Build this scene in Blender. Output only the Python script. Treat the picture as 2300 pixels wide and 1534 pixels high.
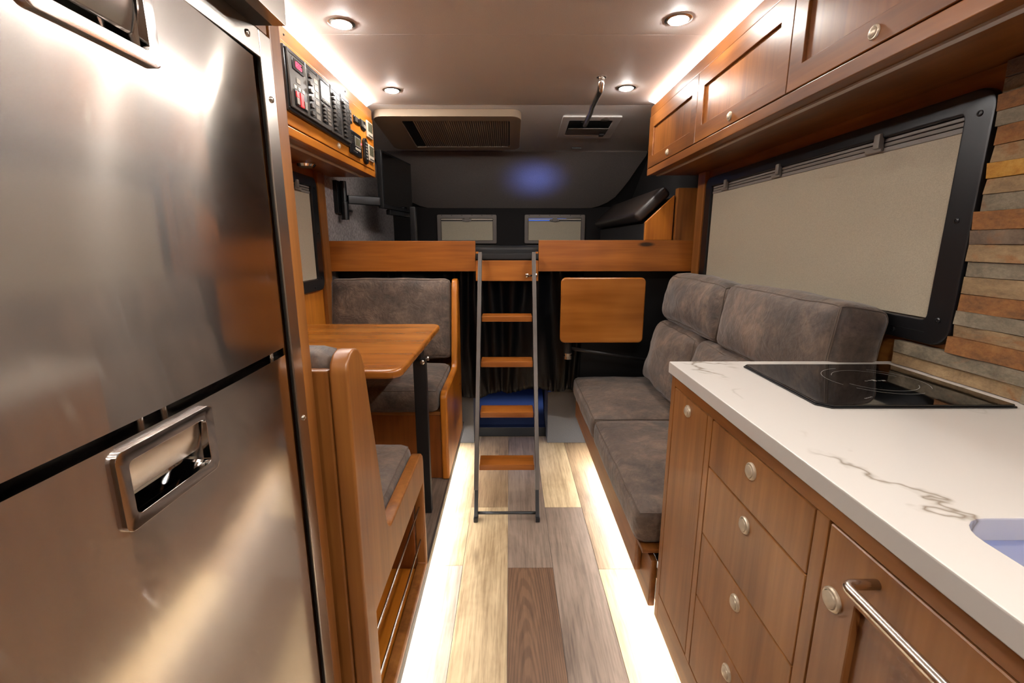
import bpy, bmesh, math, random
from mathutils import Vector, Matrix, noise
random.seed(7)
S = bpy.context.scene
for o in list(bpy.data.objects): bpy.data.objects.remove(o)
COL = S.collection

# ------------------------------------------------------------------ camera, world, exposure
FPX = 1022.0
cam_d = bpy.data.cameras.new('camera'); cam_d.sensor_width = 36.0; cam_d.lens = FPX/2300*36.0; cam_d.clip_start = 0.01
cam = bpy.data.objects.new('camera', cam_d); COL.objects.link(cam)
cam.location = (0, 0, 1.25)
cam.rotation_euler = (math.pi/2 - math.atan(220/FPX), 0, -math.atan(5/FPX))
S.camera = cam
S.view_settings.view_transform = 'Standard'; S.view_settings.look = 'None'
S.view_settings.gamma = 1.0; S.view_settings.use_curve_mapping = False
S.view_settings.exposure = 2.4
cy = S.cycles; cy.max_bounces = 6; cy.diffuse_bounces = 3; cy.glossy_bounces = 3; cy.transmission_bounces = 2; cy.use_adaptive_sampling = True; cy.adaptive_threshold = .07; cy.adaptive_min_samples = 20; cy.light_sampling_threshold = .02; cy.caustics_reflective = False; cy.caustics_refractive = False; cy.sample_clamp_indirect = 6
w = bpy.data.worlds.new('world'); S.world = w; w.use_nodes = True
w.node_tree.nodes['Background'].inputs[0].default_value = (0.30, 0.42, 0.8, 1)
w.node_tree.nodes['Background'].inputs[1].default_value = 0.02
# lamp strengths (the lamps themselves are built further down)
E_CEIL, E_FLOOR, E_DOWN, E_FILL = 11.0, 23.0, 64.0, 125.0
WARM = (1.0, 0.945, 0.88); NEUT = (1.0, 0.985, 0.97); WHITE = (1.0, 0.985, 0.97)

# ------------------------------------------------------------------ materials
def srgb(r, g, b):
    f = lambda c: (c/255/12.92 if c/255 <= .04045 else ((c/255+.055)/1.055)**2.4)
    return (f(r), f(g), f(b), 1)
def base_mat(name):
    m = bpy.data.materials.new(name); m.use_nodes = True
    nt = m.node_tree; return m, nt, nt.nodes['Principled BSDF'], nt.nodes, nt.links
def coords(nd, lk, scale, rnd=True, rot=None):
    tc = nd.new('ShaderNodeTexCoord'); mp = nd.new('ShaderNodeMapping'); mp.inputs['Scale'].default_value = scale
    if rot: mp.inputs['Rotation'].default_value = rot
    lk.new(tc.outputs['Object'], mp.inputs[0])
    if rnd:
        oi = nd.new('ShaderNodeObjectInfo'); mu = nd.new('ShaderNodeMath'); mu.operation = 'MULTIPLY'; mu.inputs[1].default_value = 37
        lk.new(oi.outputs['Random'], mu.inputs[0])
        ad = nd.new('ShaderNodeVectorMath'); ad.operation = 'ADD'
        lk.new(mp.outputs[0], ad.inputs[0]); lk.new(mu.outputs[0], ad.inputs[1]); return ad.outputs[0]
    return mp.outputs[0]
def noise_n(nd, lk, vec, scale, detail=4, rough=.55, dist=0):
    n = nd.new('ShaderNodeTexNoise'); n.inputs['Scale'].default_value = scale; n.inputs['Detail'].default_value = detail
    n.inputs['Roughness'].default_value = rough; n.inputs['Distortion'].default_value = dist
    lk.new(vec, n.inputs['Vector']); return n.outputs[0]
def ramp(nd, lk, fac, stops, interp='LINEAR'):
    r = nd.new('ShaderNodeValToRGB'); r.color_ramp.interpolation = interp
    el = r.color_ramp.elements
    el[0].position, el[0].color = stops[0]; el[1].position, el[1].color = stops[-1]
    for p, c in stops[1:-1]:
        e = el.new(p); e.color = c
    lk.new(fac, r.inputs[0]); return r.outputs[0]
def mix(nd, lk, fac, a, b, mode='MIX'):
    m = nd.new('ShaderNodeMix'); m.data_type = 'RGBA'; m.blend_type = mode
    for s, v in ((m.inputs[0], fac), (m.inputs[6], a), (m.inputs[7], b)):
        if isinstance(v, (int, float, tuple)): s.default_value = v
        else: lk.new(v, s)
    return m.outputs[2]
def bump(nd, lk, h, strength, dist, bs):
    b = nd.new('ShaderNodeBump'); b.inputs['Strength'].default_value = strength; b.inputs['Distance'].default_value = dist
    lk.new(h, b.inputs['Height']); lk.new(b.outputs[0], bs.inputs['Normal'])

def wood(name, dark, mid, light, axis, rough=.36, coat=.25, knots=0.0, gs=1.0, fine=.32, kscale=(2.4, 0, 8.5)):
    m, nt, bs, nd, lk = base_mat(name)
    sc = [11*gs, 11*gs, 11*gs]; sc[axis] = .9*gs
    v = coords(nd, lk, tuple(sc))
    n1 = noise_n(nd, lk, v, 1.0, 3, .55, .25 if fine < .1 else .9)
    sc2 = [60*gs]*3; sc2[axis] = 3.2*gs
    v2 = coords(nd, lk, tuple(sc2)); n2 = noise_n(nd, lk, v2, 1.0, 2, .6)
    v3 = coords(nd, lk, (3, 3, 3)); n3 = noise_n(nd, lk, v3, 1.0, 2, .5)
    c = ramp(nd, lk, n1, [(.28, dark), (.5, mid), (.72, light)])
    c = mix(nd, lk, fine, c, ramp(nd, lk, n2, [(.3, dark), (.65, light)]))
    c = mix(nd, lk, .28, c, ramp(nd, lk, n3, [(.35, dark), (.65, light)]))
    if knots:
        vk = coords(nd, lk, kscale)
        vo = nd.new('ShaderNodeTexVoronoi'); vo.inputs['Scale'].default_value = 1.0; lk.new(vk, vo.inputs['Vector'])
        k = ramp(nd, lk, vo.outputs['Distance'], [(.0, (1, 1, 1, 1)), (knots*.6, (.9, .9, .9, 1)), (knots, (0, 0, 0, 1))])
        c = mix(nd, lk, k, c, (.012, .006, .003, 1))
    lk.new(c, bs.inputs['Base Color']); bs.inputs['Roughness'].default_value = rough
    bs.inputs['Coat Weight'].default_value = coat*.6; bs.inputs['Coat Roughness'].default_value = .22
    if axis != 0: bump(nd, lk, n2, .06, .001, bs)
    return m
WD, WM, WL = srgb(92, 50, 18), srgb(138, 82, 34), srgb(172, 112, 54)
M = {}
for ax, k in ((0, 'x'), (1, 'y'), (2, 'z')):
    M['wood_'+k] = wood('stained_alder_'+k, WD, WM, WL, ax)
    M['gold_'+k] = wood('golden_alder_'+k, srgb(132, 68, 12), srgb(184, 104, 24), srgb(212, 134, 44), ax, rough=.32)
    M['red_'+k] = wood('reddish_alder_'+k, srgb(84, 38, 12), srgb(124, 64, 22), srgb(156, 88, 36), ax, rough=.3)
M['knotty_x'] = wood('knotty_alder', srgb(110, 56, 14), srgb(154, 86, 26), srgb(184, 112, 44), 0, rough=.34, knots=.14)
M['butcher'] = wood('butcher_block', srgb(126, 68, 18), srgb(170, 102, 36), srgb(196, 126, 54), 0, rough=.26, coat=.4, gs=.8, fine=.06)

for ax, k in ((1, 'y'), (2, 'z')): M['over_'+k] = wood('wall_cabinet_alder_'+k, srgb(82, 43, 13), srgb(124, 70, 25), srgb(156, 96, 42), ax)
M['wood_k'] = wood('speckled_alder', srgb(108, 64, 30), srgb(156, 100, 52), srgb(184, 128, 74), 2, knots=.035, kscale=(0, 6.5, 4.2))  # same alder, lightened to put missing light into the drawer colour
def plank_mat(name, dark, light, rings=False):
    m, nt, bs, nd, lk = base_mat(name)
    v = coords(nd, lk, (34, 1.5, 10)); n1 = noise_n(nd, lk, v, 1.0, 6, .6, .6)
    v2 = coords(nd, lk, (140, 7, 20)); n2 = noise_n(nd, lk, v2, 1.0, 3, .6)
    v3 = coords(nd, lk, (5, 2.5, 5)); n3 = noise_n(nd, lk, v3, 1.0, 4, .6, 1.0)
    c = ramp(nd, lk, n1, [(.33, dark), (.66, light)])
    c = mix(nd, lk, .4, c, ramp(nd, lk, n2, [(.38, tuple(q*.7 for q in dark[:3])+(1,)), (.56, light)]))
    c = mix(nd, lk, .35, c, ramp(nd, lk, n3, [(.35, dark), (.62, light)]))
    if rings:
        vr = coords(nd, lk, (16, 1.1, 1)); wv = nd.new('ShaderNodeTexWave'); wv.wave_type = 'RINGS'; wv.rings_direction = 'SPHERICAL'
        wv.inputs['Scale'].default_value = 3.2; wv.inputs['Distortion'].default_value = 2.2; wv.inputs['Detail'].default_value = 2.0; wv.inputs['Detail Scale'].default_value = 1.4
        lk.new(vr, wv.inputs['Vector'])
        c = mix(nd, lk, .26, c, ramp(nd, lk, wv.outputs['Fac'], [(.25, tuple(q*.6 for q in dark[:3])+(1,)), (.6, light)]))
    kn = nd.new('ShaderNodeTexVoronoi'); kn.inputs['Scale'].default_value = 1.0; lk.new(coords(nd, lk, (9, 2.6, 0)), kn.inputs['Vector'])
    c = mix(nd, lk, ramp(nd, lk, kn.outputs['Distance'], [(.0, (.75, .75, .75, 1)), (.07, (.35, .35, .35, 1)), (.16, (0, 0, 0, 1))]), c, tuple(q*.45 for q in dark[:3])+(1,))
    lk.new(c, bs.inputs['Base Color']); bs.inputs['Roughness'].default_value = .42
    bump(nd, lk, n2, .15, .002, bs); return m
M['pl_beige'] = plank_mat('plank_beige', srgb(134, 108, 76), srgb(206, 182, 144))
M['pl_grey'] = plank_mat('plank_grey_brown', srgb(84, 67, 55), srgb(142, 123, 107))
M['pl_brown'] = plank_mat('plank_brown', srgb(62, 40, 26), srgb(116, 86, 62), True)
M['pl_pale'] = plank_mat('plank_pale_grey', srgb(126, 112, 98), srgb(188, 173, 155))
M['pl_tan'] = plank_mat('plank_tan', srgb(100, 77, 54), srgb(168, 140, 107))

def plain(name, col, rough=.5, metal=0, coat=0, spec=None, n=0, nscale=200, emis=None, es=0):
    m, nt, bs, nd, lk = base_mat(name)
    bs.inputs['Base Color'].default_value = col; bs.inputs['Roughness'].default_value = rough
    bs.inputs['Metallic'].default_value = metal; bs.inputs['Coat Weight'].default_value = coat
    if spec is not None: bs.inputs['Specular IOR Level'].default_value = spec
    if n:
        v = coords(nd, lk, (1, 1, 1), False); h = noise_n(nd, lk, v, nscale, 2, .6)
        c = mix(nd, lk, n, col, ramp(nd, lk, h, [(.3, tuple(x*.45 for x in col[:3])+(1,)), (.7, tuple(min(1, x*1.5) for x in col[:3])+(1,))]))
        lk.new(c, bs.inputs['Base Color']); bump(nd, lk, h, .12, .001, bs)
    if emis: bs.inputs['Emission Color'].default_value = tuple(emis)+(1,); bs.inputs['Emission Strength'].default_value = es
    return m
def emitter(name, col, s):
    m, nt, bs, nd, lk = base_mat(name); nd.remove(bs)
    e = nd.new('ShaderNodeEmission'); e.inputs[0].default_value = tuple(col)+(1,); e.inputs[1].default_value = s
    lk.new(e.outputs[0], nd['Material Output'].inputs[0]); return m
def two_lobe_steel(name, col):
    m, nt, bs, nd, lk = base_mat(name)
    t = nd.new('ShaderNodeTangent'); t.direction_type = 'UV_MAP'; t.uv_map = 'UVMap'
    b2 = nd.new('ShaderNodeBsdfPrincipled')
    for b, r0, r1 in ((bs, .075, .085), (b2, .24, .28)):
        b.inputs['Base Color'].default_value = col; b.inputs['Metallic'].default_value = 1
        b.inputs['Anisotropic'].default_value = 1.0; b.inputs['Anisotropic Rotation'].default_value = .25
        lk.new(t.outputs[0], b.inputs['Tangent'])
        b.inputs['Roughness'].default_value = (r0+r1)/2
    mx = nd.new('ShaderNodeMixShader'); mx.inputs[0].default_value = .42
    lk.new(bs.outputs[0], mx.inputs[1]); lk.new(b2.outputs[0], mx.inputs[2]); lk.new(mx.outputs[0], nd['Material Output'].inputs[0])
    return m
def brushed(name, col, rough, aniso, rot=0.0):
    m, nt, bs, nd, lk = base_mat(name)
    bs.inputs['Base Color'].default_value = col; bs.inputs['Metallic'].default_value = 1; bs.inputs['Roughness'].default_value = rough
    bs.inputs['Anisotropic'].default_value = aniso; bs.inputs['Anisotropic Rotation'].default_value = rot
    t = nd.new('ShaderNodeTangent'); t.direction_type = 'UV_MAP'; t.uv_map = 'UVMap'; lk.new(t.outputs[0], bs.inputs['Tangent'])
    v = coords(nd, lk, (300, 6, 300), False); n = noise_n(nd, lk, v, 1, 2, .6)
    r = nd.new('ShaderNodeMapRange'); r.inputs[3].default_value = rough*.85; r.inputs[4].default_value = rough*1.2
    lk.new(n, r.inputs[0]); lk.new(r.outputs[0], bs.inputs['Roughness'])
    return m
M['steel'] = two_lobe_steel('brushed_steel', (.58, .53, .48, 1))
M['steel_flat'] = plain('satin_steel', (.62, .57, .51, 1), .26, 1)
M['chrome'] = plain('chrome', (.78, .76, .74, 1), .07, 1)
M['nickel'] = plain('satin_nickel', (.72, .66, .58, 1), .25, 1)
M['knob'] = plain('cream_push_knob', srgb(205, 190, 165), .3, .35)
M['black_pl'] = plain('black_plastic', srgb(16, 16, 18), .32)
M['black_sat'] = plain('black_satin', srgb(14, 14, 15), .45)
M['black_metal'] = plain('black_powdercoat', srgb(26, 25, 25), .4, 0)
M['gun'] = plain('grey_powdercoat', srgb(92, 84, 78), .38, .3)
M['dark_fab'] = plain('dark_headliner', srgb(26, 22, 21), .95, n=.5, nscale=300)
M['wall_fab'] = plain('grey_loft_fabric', srgb(156, 146, 143), .95, n=.6, nscale=60)
M['headliner'] = plain('grey_headliner', srgb(126, 116, 110), .95, n=.5, nscale=350)
M['ceil'] = plain('beige_ceiling_vinyl', srgb(220, 214, 209), .6, n=.22, nscale=420)
M['rear'] = plain('rear_wall_paint', srgb(120, 96, 74), .7, n=.2, nscale=30)
M['shade'] = plain('beige_shade_fabric', srgb(176, 164, 142), .8, n=.25, nscale=500)
M['shade_d'] = plain('grey_shade_rail', srgb(128, 120, 112), .45)
M['glass_dk'] = plain('dark_window_glass', srgb(10, 12, 16), .08)
M['greybox'] = plain('grey_carpeted_box', srgb(84, 82, 82), .7, n=.3, nscale=400)
M['curtain'] = plain('black_leatherette', srgb(13, 13, 13), .38, n=.25, nscale=260)
M['vinyl'] = plain('black_vinyl_mat', srgb(18, 17, 17), .4, n=.3, nscale=500)
M['plast_w'] = plain('cream_plastic', srgb(190, 176, 156), .45)
M['plast_g'] = plain('grey_plastic', srgb(120, 112, 102), .45)
M['ac_pl'] = plain('tan_plastic', srgb(150, 130, 108), .5)
M['grille'] = plain('grey_brown_grille', srgb(150, 132, 112), .5)
M['panel_bk'] = plain('panel_black', srgb(34, 32, 31), .4, n=.15, nscale=300)
M['panel_gr'] = plain('panel_grey', srgb(70, 65, 60), .42)
M['label_wh'] = plain('label_white', srgb(190, 182, 168), .5)
M['lcd'] = plain('lcd_green_grey', srgb(92, 88, 70), .2)
M['lcd_lit'] = plain('lcd_lit', srgb(200, 200, 196), .2, emis=(.8, .82, .85), es=.5)
M['red'] = plain('red_led', srgb(150, 10, 16), .4, emis=(1, .03, .06), es=1.6)
M['redsw'] = plain('red_rocker', srgb(170, 22, 26), .35, emis=(1, .05, .05), es=.25)
M['blackglass'] = plain('black_ceramic_glass', srgb(9, 9, 9), .05, coat=.5)
M['mark'] = plain('printed_white_mark', srgb(150, 146, 140), .4)
M['navy'] = plain('navy_plastic', srgb(30, 33, 44), .3)
M['lens'] = emitter('downlight_lens_lit', WARM, E_DOWN)
M['lens_fill'] = emitter('fill_downlight_lens_lit', WARM, E_FILL)  # lens of the added fill lamps behind the camera
M['lens_off'] = plain('downlight_lens_off', srgb(120, 110, 100), .3)
M['led_ceil'] = emitter('ceiling_strip_lit', NEUT, E_CEIL)
M['led_floor'] = emitter('floor_strip_lit', WHITE, E_FLOOR)
M['sink_fill'] = emitter('added_blue_strip_lit', (.20, .34, 1.0), 9.0)  # glow of the added strip inside the sink
M['daygap'] = emitter('daylight_gap', (.06, .20, 1.0), .18)
M['basin'] = plain('satin_basin_steel', (.66, .64, .62, 1), .42, .6)
M['alu'] = plain('aluminium_channel', srgb(205, 194, 180), .5, .0)

def suede(name):
    m, nt, bs, nd, lk = base_mat(name)
    v = coords(nd, lk, (1, 1, 1)); n1 = noise_n(nd, lk, v, 10, 8, .7, .35); n2 = noise_n(nd, lk, v, 60, 4, .6); n3 = noise_n(nd, lk, v, 2.6, 3, .5, .5)
    c = ramp(nd, lk, n1, [(.36, srgb(46, 36, 30)), (.5, srgb(84, 68, 57)), (.66, srgb(140, 115, 95))])
    c = mix(nd, lk, .25, c, ramp(nd, lk, n2, [(.35, srgb(50, 40, 35)), (.65, srgb(124, 104, 89))]))
    c = mix(nd, lk, .25, c, ramp(nd, lk, n3, [(.40, srgb(54, 44, 38)), (.60, srgb(126, 104, 87))]))
    lk.new(c, bs.inputs['Base Color']); bs.inputs['Roughness'].default_value = .62
    bs.inputs['Sheen Weight'].default_value = .25; bs.inputs['Sheen Roughness'].default_value = .5
    n4 = noise_n(nd, lk, v, 13, 5, .6, 1.6); bump(nd, lk, n4, .45, .012, bs); return m
M['suede'] = suede('brown_grey_suede')
M['leather'] = plain('dark_brown_leather', srgb(44, 36, 32), .4, n=.5, nscale=14)
M['thread'] = plain('seam_thread', srgb(98, 84, 73), .7)

def quartz():
    m, nt, bs, nd, lk = base_mat('white_quartz')
    v = coords(nd, lk, (1, 1, 1), False)
    nz = noise_n(nd, lk, v, 5.5, 6, .62, .6)
    def vein(scale, width, off):
        tc = nd.new('ShaderNodeTexCoord'); mp = nd.new('ShaderNodeMapping'); mp.inputs['Location'].default_value = off
        lk.new(tc.outputs['Object'], mp.inputs[0])
        n = noise_n(nd, lk, mp.outputs[0], scale, 5, .52, .3)
        s = nd.new('ShaderNodeMath'); s.operation = 'SUBTRACT'; s.inputs[1].default_value = .5; lk.new(n, s.inputs[0])
        a = nd.new('ShaderNodeMath'); a.operation = 'ABSOLUTE'; lk.new(s.outputs[0], a.inputs[0])
        return ramp(nd, lk, a.outputs[0], [(0, (1, 1, 1, 1)), (width, (.25, .25, .25, 1)), (width*2.2, (0, 0, 0, 1))])
    msk = ramp(nd, lk, noise_n(nd, lk, v, 3.4, 2, .5), [(.46, (0, 0, 0, 1)), (.56, (1, 1, 1, 1))])
    vv = mix(nd, lk, 1.0, vein(2.6, .007, (3.3, 1, 0)), msk, 'MULTIPLY')
    c = mix(nd, lk, vv, srgb(212, 206, 198), srgb(148, 136, 121))
    lk.new(c, bs.inputs['Base Color']); bs.inputs['Roughness'].default_value = .22; return m
M['quartz'] = quartz()

def stone_mat(name, a, b, c3, rust):
    m, nt, bs, nd, lk = base_mat(name)
    v = coords(nd, lk, (1, 1, 1.6)); n1 = noise_n(nd, lk, v, 14, 6, .65, .5); n2 = noise_n(nd, lk, v, 90, 4, .65)
    c = ramp(nd, lk, n1, [(.32, a), (.52, b), (.7, c3)])
    n3 = noise_n(nd, lk, v, 8, 5, .6, 1.2)
    c = mix(nd, lk, ramp(nd, lk, n3, [(.56, (0, 0, 0, 1)), (.64, (rust, rust, rust, 1))]), c, srgb(150, 92, 42))
    c = mix(nd, lk, .3, c, ramp(nd, lk, n2, [(.35, a), (.65, c3)]))
    lk.new(c, bs.inputs['Base Color']); bs.inputs['Roughness'].default_value = .8
    bump(nd, lk, n2, .6, .004, bs); return m
M['st_grey'] = stone_mat('slate_grey', srgb(96, 86, 70), srgb(132, 119, 98), srgb(158, 143, 118), .45)
M['st_rust'] = stone_mat('slate_rust', srgb(104, 70, 42), srgb(150, 96, 48), srgb(172, 122, 70), .5)
M['st_gold'] = stone_mat('slate_gold', srgb(160, 104, 34), srgb(196, 140, 52), srgb(210, 164, 80), .6)
M['st_tan'] = stone_mat('slate_tan', srgb(112, 90, 66), srgb(150, 122, 86), srgb(172, 144, 106), .7)
M['st_dark'] = stone_mat('slate_dark', srgb(84, 70, 58), srgb(112, 92, 74), srgb(132, 110, 88), .5)

# ------------------------------------------------------------------ object helpers
WORLD = {}
def worg(o): return WORLD.get(o.name, Vector((0, 0, 0)))
def put(o, parent, org):
    COL.objects.link(o); WORLD[o.name] = Vector(org)
    if parent is not None:
        o.parent = parent; o.location = Vector(org) - worg(parent)
    else: o.location = org
def tag(o, label=None, cat=None, group=None, kind=None):
    if label: o['label'] = label
    if cat: o['category'] = cat
    if group: o['group'] = group
    if kind: o['kind'] = kind
    return o
def thing(name, loc, label, cat, group=None):
    e = bpy.data.objects.new(name, None); e.empty_display_size = .05; put(e, None, loc); return tag(e, label, cat, group)
def obj(name, bm, mat, parent=None, smooth=False, org=None, uv=False):
    """bm in world coordinates; origin goes to the base centre"""
    bmesh.ops.recalc_face_normals(bm, faces=bm.faces[:])
    xs = [v.co for v in bm.verts]
    if org is None:
        lo = [min(c[i] for c in xs) for i in range(3)]; hi = [max(c[i] for c in xs) for i in range(3)]
        org = Vector(((lo[0]+hi[0])/2, (lo[1]+hi[1])/2, lo[2]))
    org = Vector(org)
    for v in bm.verts: v.co -= org
    if uv:
        l = bm.loops.layers.uv.new('UVMap')
        for f in bm.faces:
            for lp in f.loops: lp[l].uv = (lp.vert.co.y, lp.vert.co.z)
    me = bpy.data.meshes.new(name); bm.to_mesh(me); bm.free()
    if smooth:
        for p in me.polygons: p.use_smooth = True
        if smooth != 'all': me.set_sharp_from_angle(angle=math.radians(38))
    me.materials.append(M[mat] if isinstance(mat, str) else mat)
    o = bpy.data.objects.new(name, me); put(o, parent, org)
    if smooth and smooth != 'all':
        wn = o.modifiers.new('weighted_normal', 'WEIGHTED_NORMAL'); wn.keep_sharp = True; wn.weight = 80
    return o
def inst(name, src, parent, org, rot=None):
    o = bpy.data.objects.new(name, src.data); put(o, parent, org)
    if rot: o.rotation_euler = rot
    return o
def struct(o): o['kind'] = 'structure'; return o
def B(): return bmesh.new()
def box(bm, x0, x1, y0, y1, z0, z1, bev=0, seg=2):
    vs = [bm.verts.new((x, y, z)) for z in (z0, z1) for y in (y0, y1) for x in (x0, x1)]
    fs = [(0, 2, 3, 1), (4, 5, 7, 6), (0, 1, 5, 4), (2, 6, 7, 3), (0, 4, 6, 2), (1, 3, 7, 5)]
    faces = [bm.faces.new([vs[i] for i in f]) for f in fs]
    if bev:
        es = list({e for f in faces for e in f.edges})
        bmesh.ops.bevel(bm, geom=es, offset=bev, segments=seg, profile=.5, affect='EDGES')
    return bm
def bx(name, mat, parent, x0, x1, y0, y1, z0, z1, bev=.002, seg=2):
    return obj(name, box(B(), min(x0, x1), max(x0, x1), min(y0, y1), max(y0, y1), min(z0, z1), max(z0, z1), bev, seg), mat, parent, smooth=bool(bev))
def xf(bm, mtx):
    for v in bm.verts: v.co = mtx @ v.co
    return bm
def obox(size, mtx, bev=.002):
    b = box(B(), -size[0]/2, size[0]/2, -size[1]/2, size[1]/2, -size[2]/2, size[2]/2, bev); return xf(b, mtx)
def tube(bm, pts, r, n=10, cap=True):
    pts = [Vector(p) for p in pts]; rings = []
    up0 = None
    for i, p in enumerate(pts):
        d = (pts[min(i+1, len(pts)-1)] - pts[max(i-1, 0)]).normalized()
        if up0 is None: up0 = Vector((0, 0, 1)) if abs(d.z) < .9 else Vector((1, 0, 0))
        a = d.cross(up0).normalized(); b = a.cross(d).normalized(); up0 = b
        rr = r[i] if isinstance(r, (list, tuple)) else r
        rings.append([bm.verts.new(p + (a*math.cos(2*math.pi*k/n) + b*math.sin(2*math.pi*k/n))*rr) for k in range(n)])
    for i in range(len(rings)-1):
        for k in range(n): bm.faces.new((rings[i][k], rings[i][(k+1) % n], rings[i+1][(k+1) % n], rings[i+1][k]))
    if cap:
        bm.faces.new(rings[0]); bm.faces.new(rings[-1])
    return bm
def lathe(bm, prof, c, axis, n=24):
    """prof: (radius, offset along axis); axis unit vector"""
    ax = Vector(axis).normalized(); up = Vector((0, 0, 1)) if abs(ax.z) < .9 else Vector((1, 0, 0))
    a = ax.cross(up).normalized(); b = ax.cross(a); c = Vector(c); rings = []
    for r, h in prof:
        if r < 1e-6: rings.append([bm.verts.new(c + ax*h)])
        else: rings.append([bm.verts.new(c + ax*h + (a*math.cos(2*math.pi*k/n)+b*math.sin(2*math.pi*k/n))*r) for k in range(n)])
    for i in range(len(rings)-1):
        p, q = rings[i], rings[i+1]
        for k in range(n):
            if len(p) == 1: bm.faces.new((p[0], q[k], q[(k+1) % n]))
            elif len(q) == 1: bm.faces.new((p[k], p[(k+1) % n], q[0]))
            else: bm.faces.new((p[k], p[(k+1) % n], q[(k+1) % n], q[k]))
    if len(rings[0]) > 1: bm.faces.new(rings[0])
    if len(rings[-1]) > 1: bm.faces.new(rings[-1])
    return bm
def rrect(a0, a1, b0, b1, r, n=5):
    out = []
    for cx, cy, s in ((a1-r, b1-r, 0), (a0+r, b1-r, 1), (a0+r, b0+r, 2), (a1-r, b0+r, 3)):
        for k in range(n+1):
            t = math.pi/2*(s + k/n); out.append((cx + r*math.cos(t), cy + r*math.sin(t)))
    return out
def prism(loop, holes, axis, c0, c1, bev=0, seg=2):
    """2-D outline (with holes) extruded along an axis (0 x, 1 y, 2 z)"""
    bm = B()
    def mk(p, c):
        if axis == 0: return (c, p[0], p[1])
        if axis == 1: return (p[0], c, p[1])
        return (p[0], p[1], c)
    es = []
    for lp in [loop] + list(holes):
        vs = [bm.verts.new(mk(p, c0)) for p in lp]
        for i in range(len(vs)): es.append(bm.edges.new((vs[i], vs[(i+1) % len(vs)])))
    if holes: bmesh.ops.triangle_fill(bm, use_beauty=True, use_dissolve=False, edges=es)
    else: bm.faces.new([e.verts[0] for e in es])
    d = [0, 0, 0]; d[axis] = c1-c0
    r = bmesh.ops.extrude_face_region(bm, geom=bm.faces[:])
    bmesh.ops.translate(bm, verts=[g for g in r['geom'] if isinstance(g, bmesh.types.BMVert)], vec=d)
    bmesh.ops.recalc_face_normals(bm, faces=bm.faces[:])
    if bev:
        ed = [e for e in bm.edges if len(e.link_faces) == 2 and e.calc_face_angle() > math.radians(60)]
        bmesh.ops.bevel(bm, geom=ed, offset=bev, segments=seg, profile=.5, affect='EDGES', clamp_overlap=True)
    return bm
def knob(parent, loc, axis, r=.0155, name='knob'):
    k = obj(name, lathe(B(), [(r*1.0, 0), (r*1.0, .0025), (r*.9, .0045), (r*.76, .0048), (r*.74, .0035), (r*.70, .0065), (r*.45, .0088), (0, .0095)], loc, axis, 28), 'knob', parent, smooth=True)
    return k
def screw(parent, loc, axis, r=.006, mat='black_pl'):
    return obj('screw', lathe(B(), [(r, 0), (r, .002), (r*.7, .0032), (r*.45, .0033), (r*.4, .0018), (0, .0018)], loc, axis, 12), mat, parent, smooth=True)

# cushions: rounded, puffed boxes with piping seams
def cushion_map(sz, r, puff):
    h = [s/2 for s in sz]
    def f(u):
        p = [u[i]*h[i] for i in range(3)]
        core = [max(-(h[i]-r), min(h[i]-r, p[i])) for i in range(3)]
        d = Vector([p[i]-core[i] for i in range(3)])
        if d.length > 1e-9:
            m = max(abs(c) for c in d); d = d.normalized()*m
        q = Vector(core) + d
        for i in range(3):
            j, k = (i+1) % 3, (i+2) % 3
            s = (1-u[j]**2)*(1-u[k]**2)
            q[i] += math.copysign(puff[i]*s, u[i])*abs(u[i])
        return q
    return f
def cushion(name, label, sz, mtx, puff, r=.03, n=(14, 14, 8), seams=(), cat='cushion', group=None, wrinkle=.003, seed=0):
    f = cushion_map(sz, r, puff); bm = B(); cache = {}
    def vert(u):
        key = tuple(round(c, 5) for c in u)
        if key not in cache:
            q = f(u); wv = noise.noise_vector(q*9 + Vector((seed*3.1, seed, 0)))*wrinkle + noise.noise_vector(q*26 + Vector((seed, 0, 5)))*wrinkle*.35
            cache[key] = bm.verts.new(mtx @ (q + wv))
        return cache[key]
    def lin(m):
        return [math.sin(math.pi/2*(-1+2*i/m))*.35 + (-1+2*i/m)*.65 for i in range(m+1)]
    for ax in range(3):
        j, k = (ax+1) % 3, (ax+2) % 3; lj, lkk = lin(n[j]), lin(n[k])
        for sgn in (-1, 1):
            for a in range(n[j]):
                for b in range(n[k]):
                    q = []
                    for (aa, bb) in ((a, b), (a+1, b), (a+1, b+1), (a, b+1)):
                        u = [0, 0, 0]; u[ax] = sgn; u[j] = lj[aa]; u[k] = lkk[bb]; q.append(vert(u))
                    bm.faces.new(q)
    o = obj(name, bm, 'suede', None, smooth='all'); tag(o, label, cat, group)
    for ax, sgn in seams:       # a stitched seam loop round the face (axis, sign)
        j, k = (ax+1) % 3, (ax+2) % 3; pts = []
        L = lin(14)
        ring = [(t, -1) for t in L] + [(1, t) for t in L[1:]] + [(-t, 1) for t in L[1:]] + [(-1, -t) for t in L[1:]]
        for a, b in ring:
            u = [0, 0, 0]; u[ax] = sgn*.985; u[j] = a; u[k] = b
            q = f(u); wv = noise.noise_vector(q*9 + Vector((seed*3.1, seed, 0)))*wrinkle
            c = Vector([max(-sz[i]/2+r, min(sz[i]/2-r, q[i])) for i in range(3)])
            q = q + wv + (q-c).normalized()*.0005
            pts.append(mtx @ q)
        obj('seam', tube(B(), pts, .0021, 6, False), 'thread', o, smooth='all')
    return o

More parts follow.
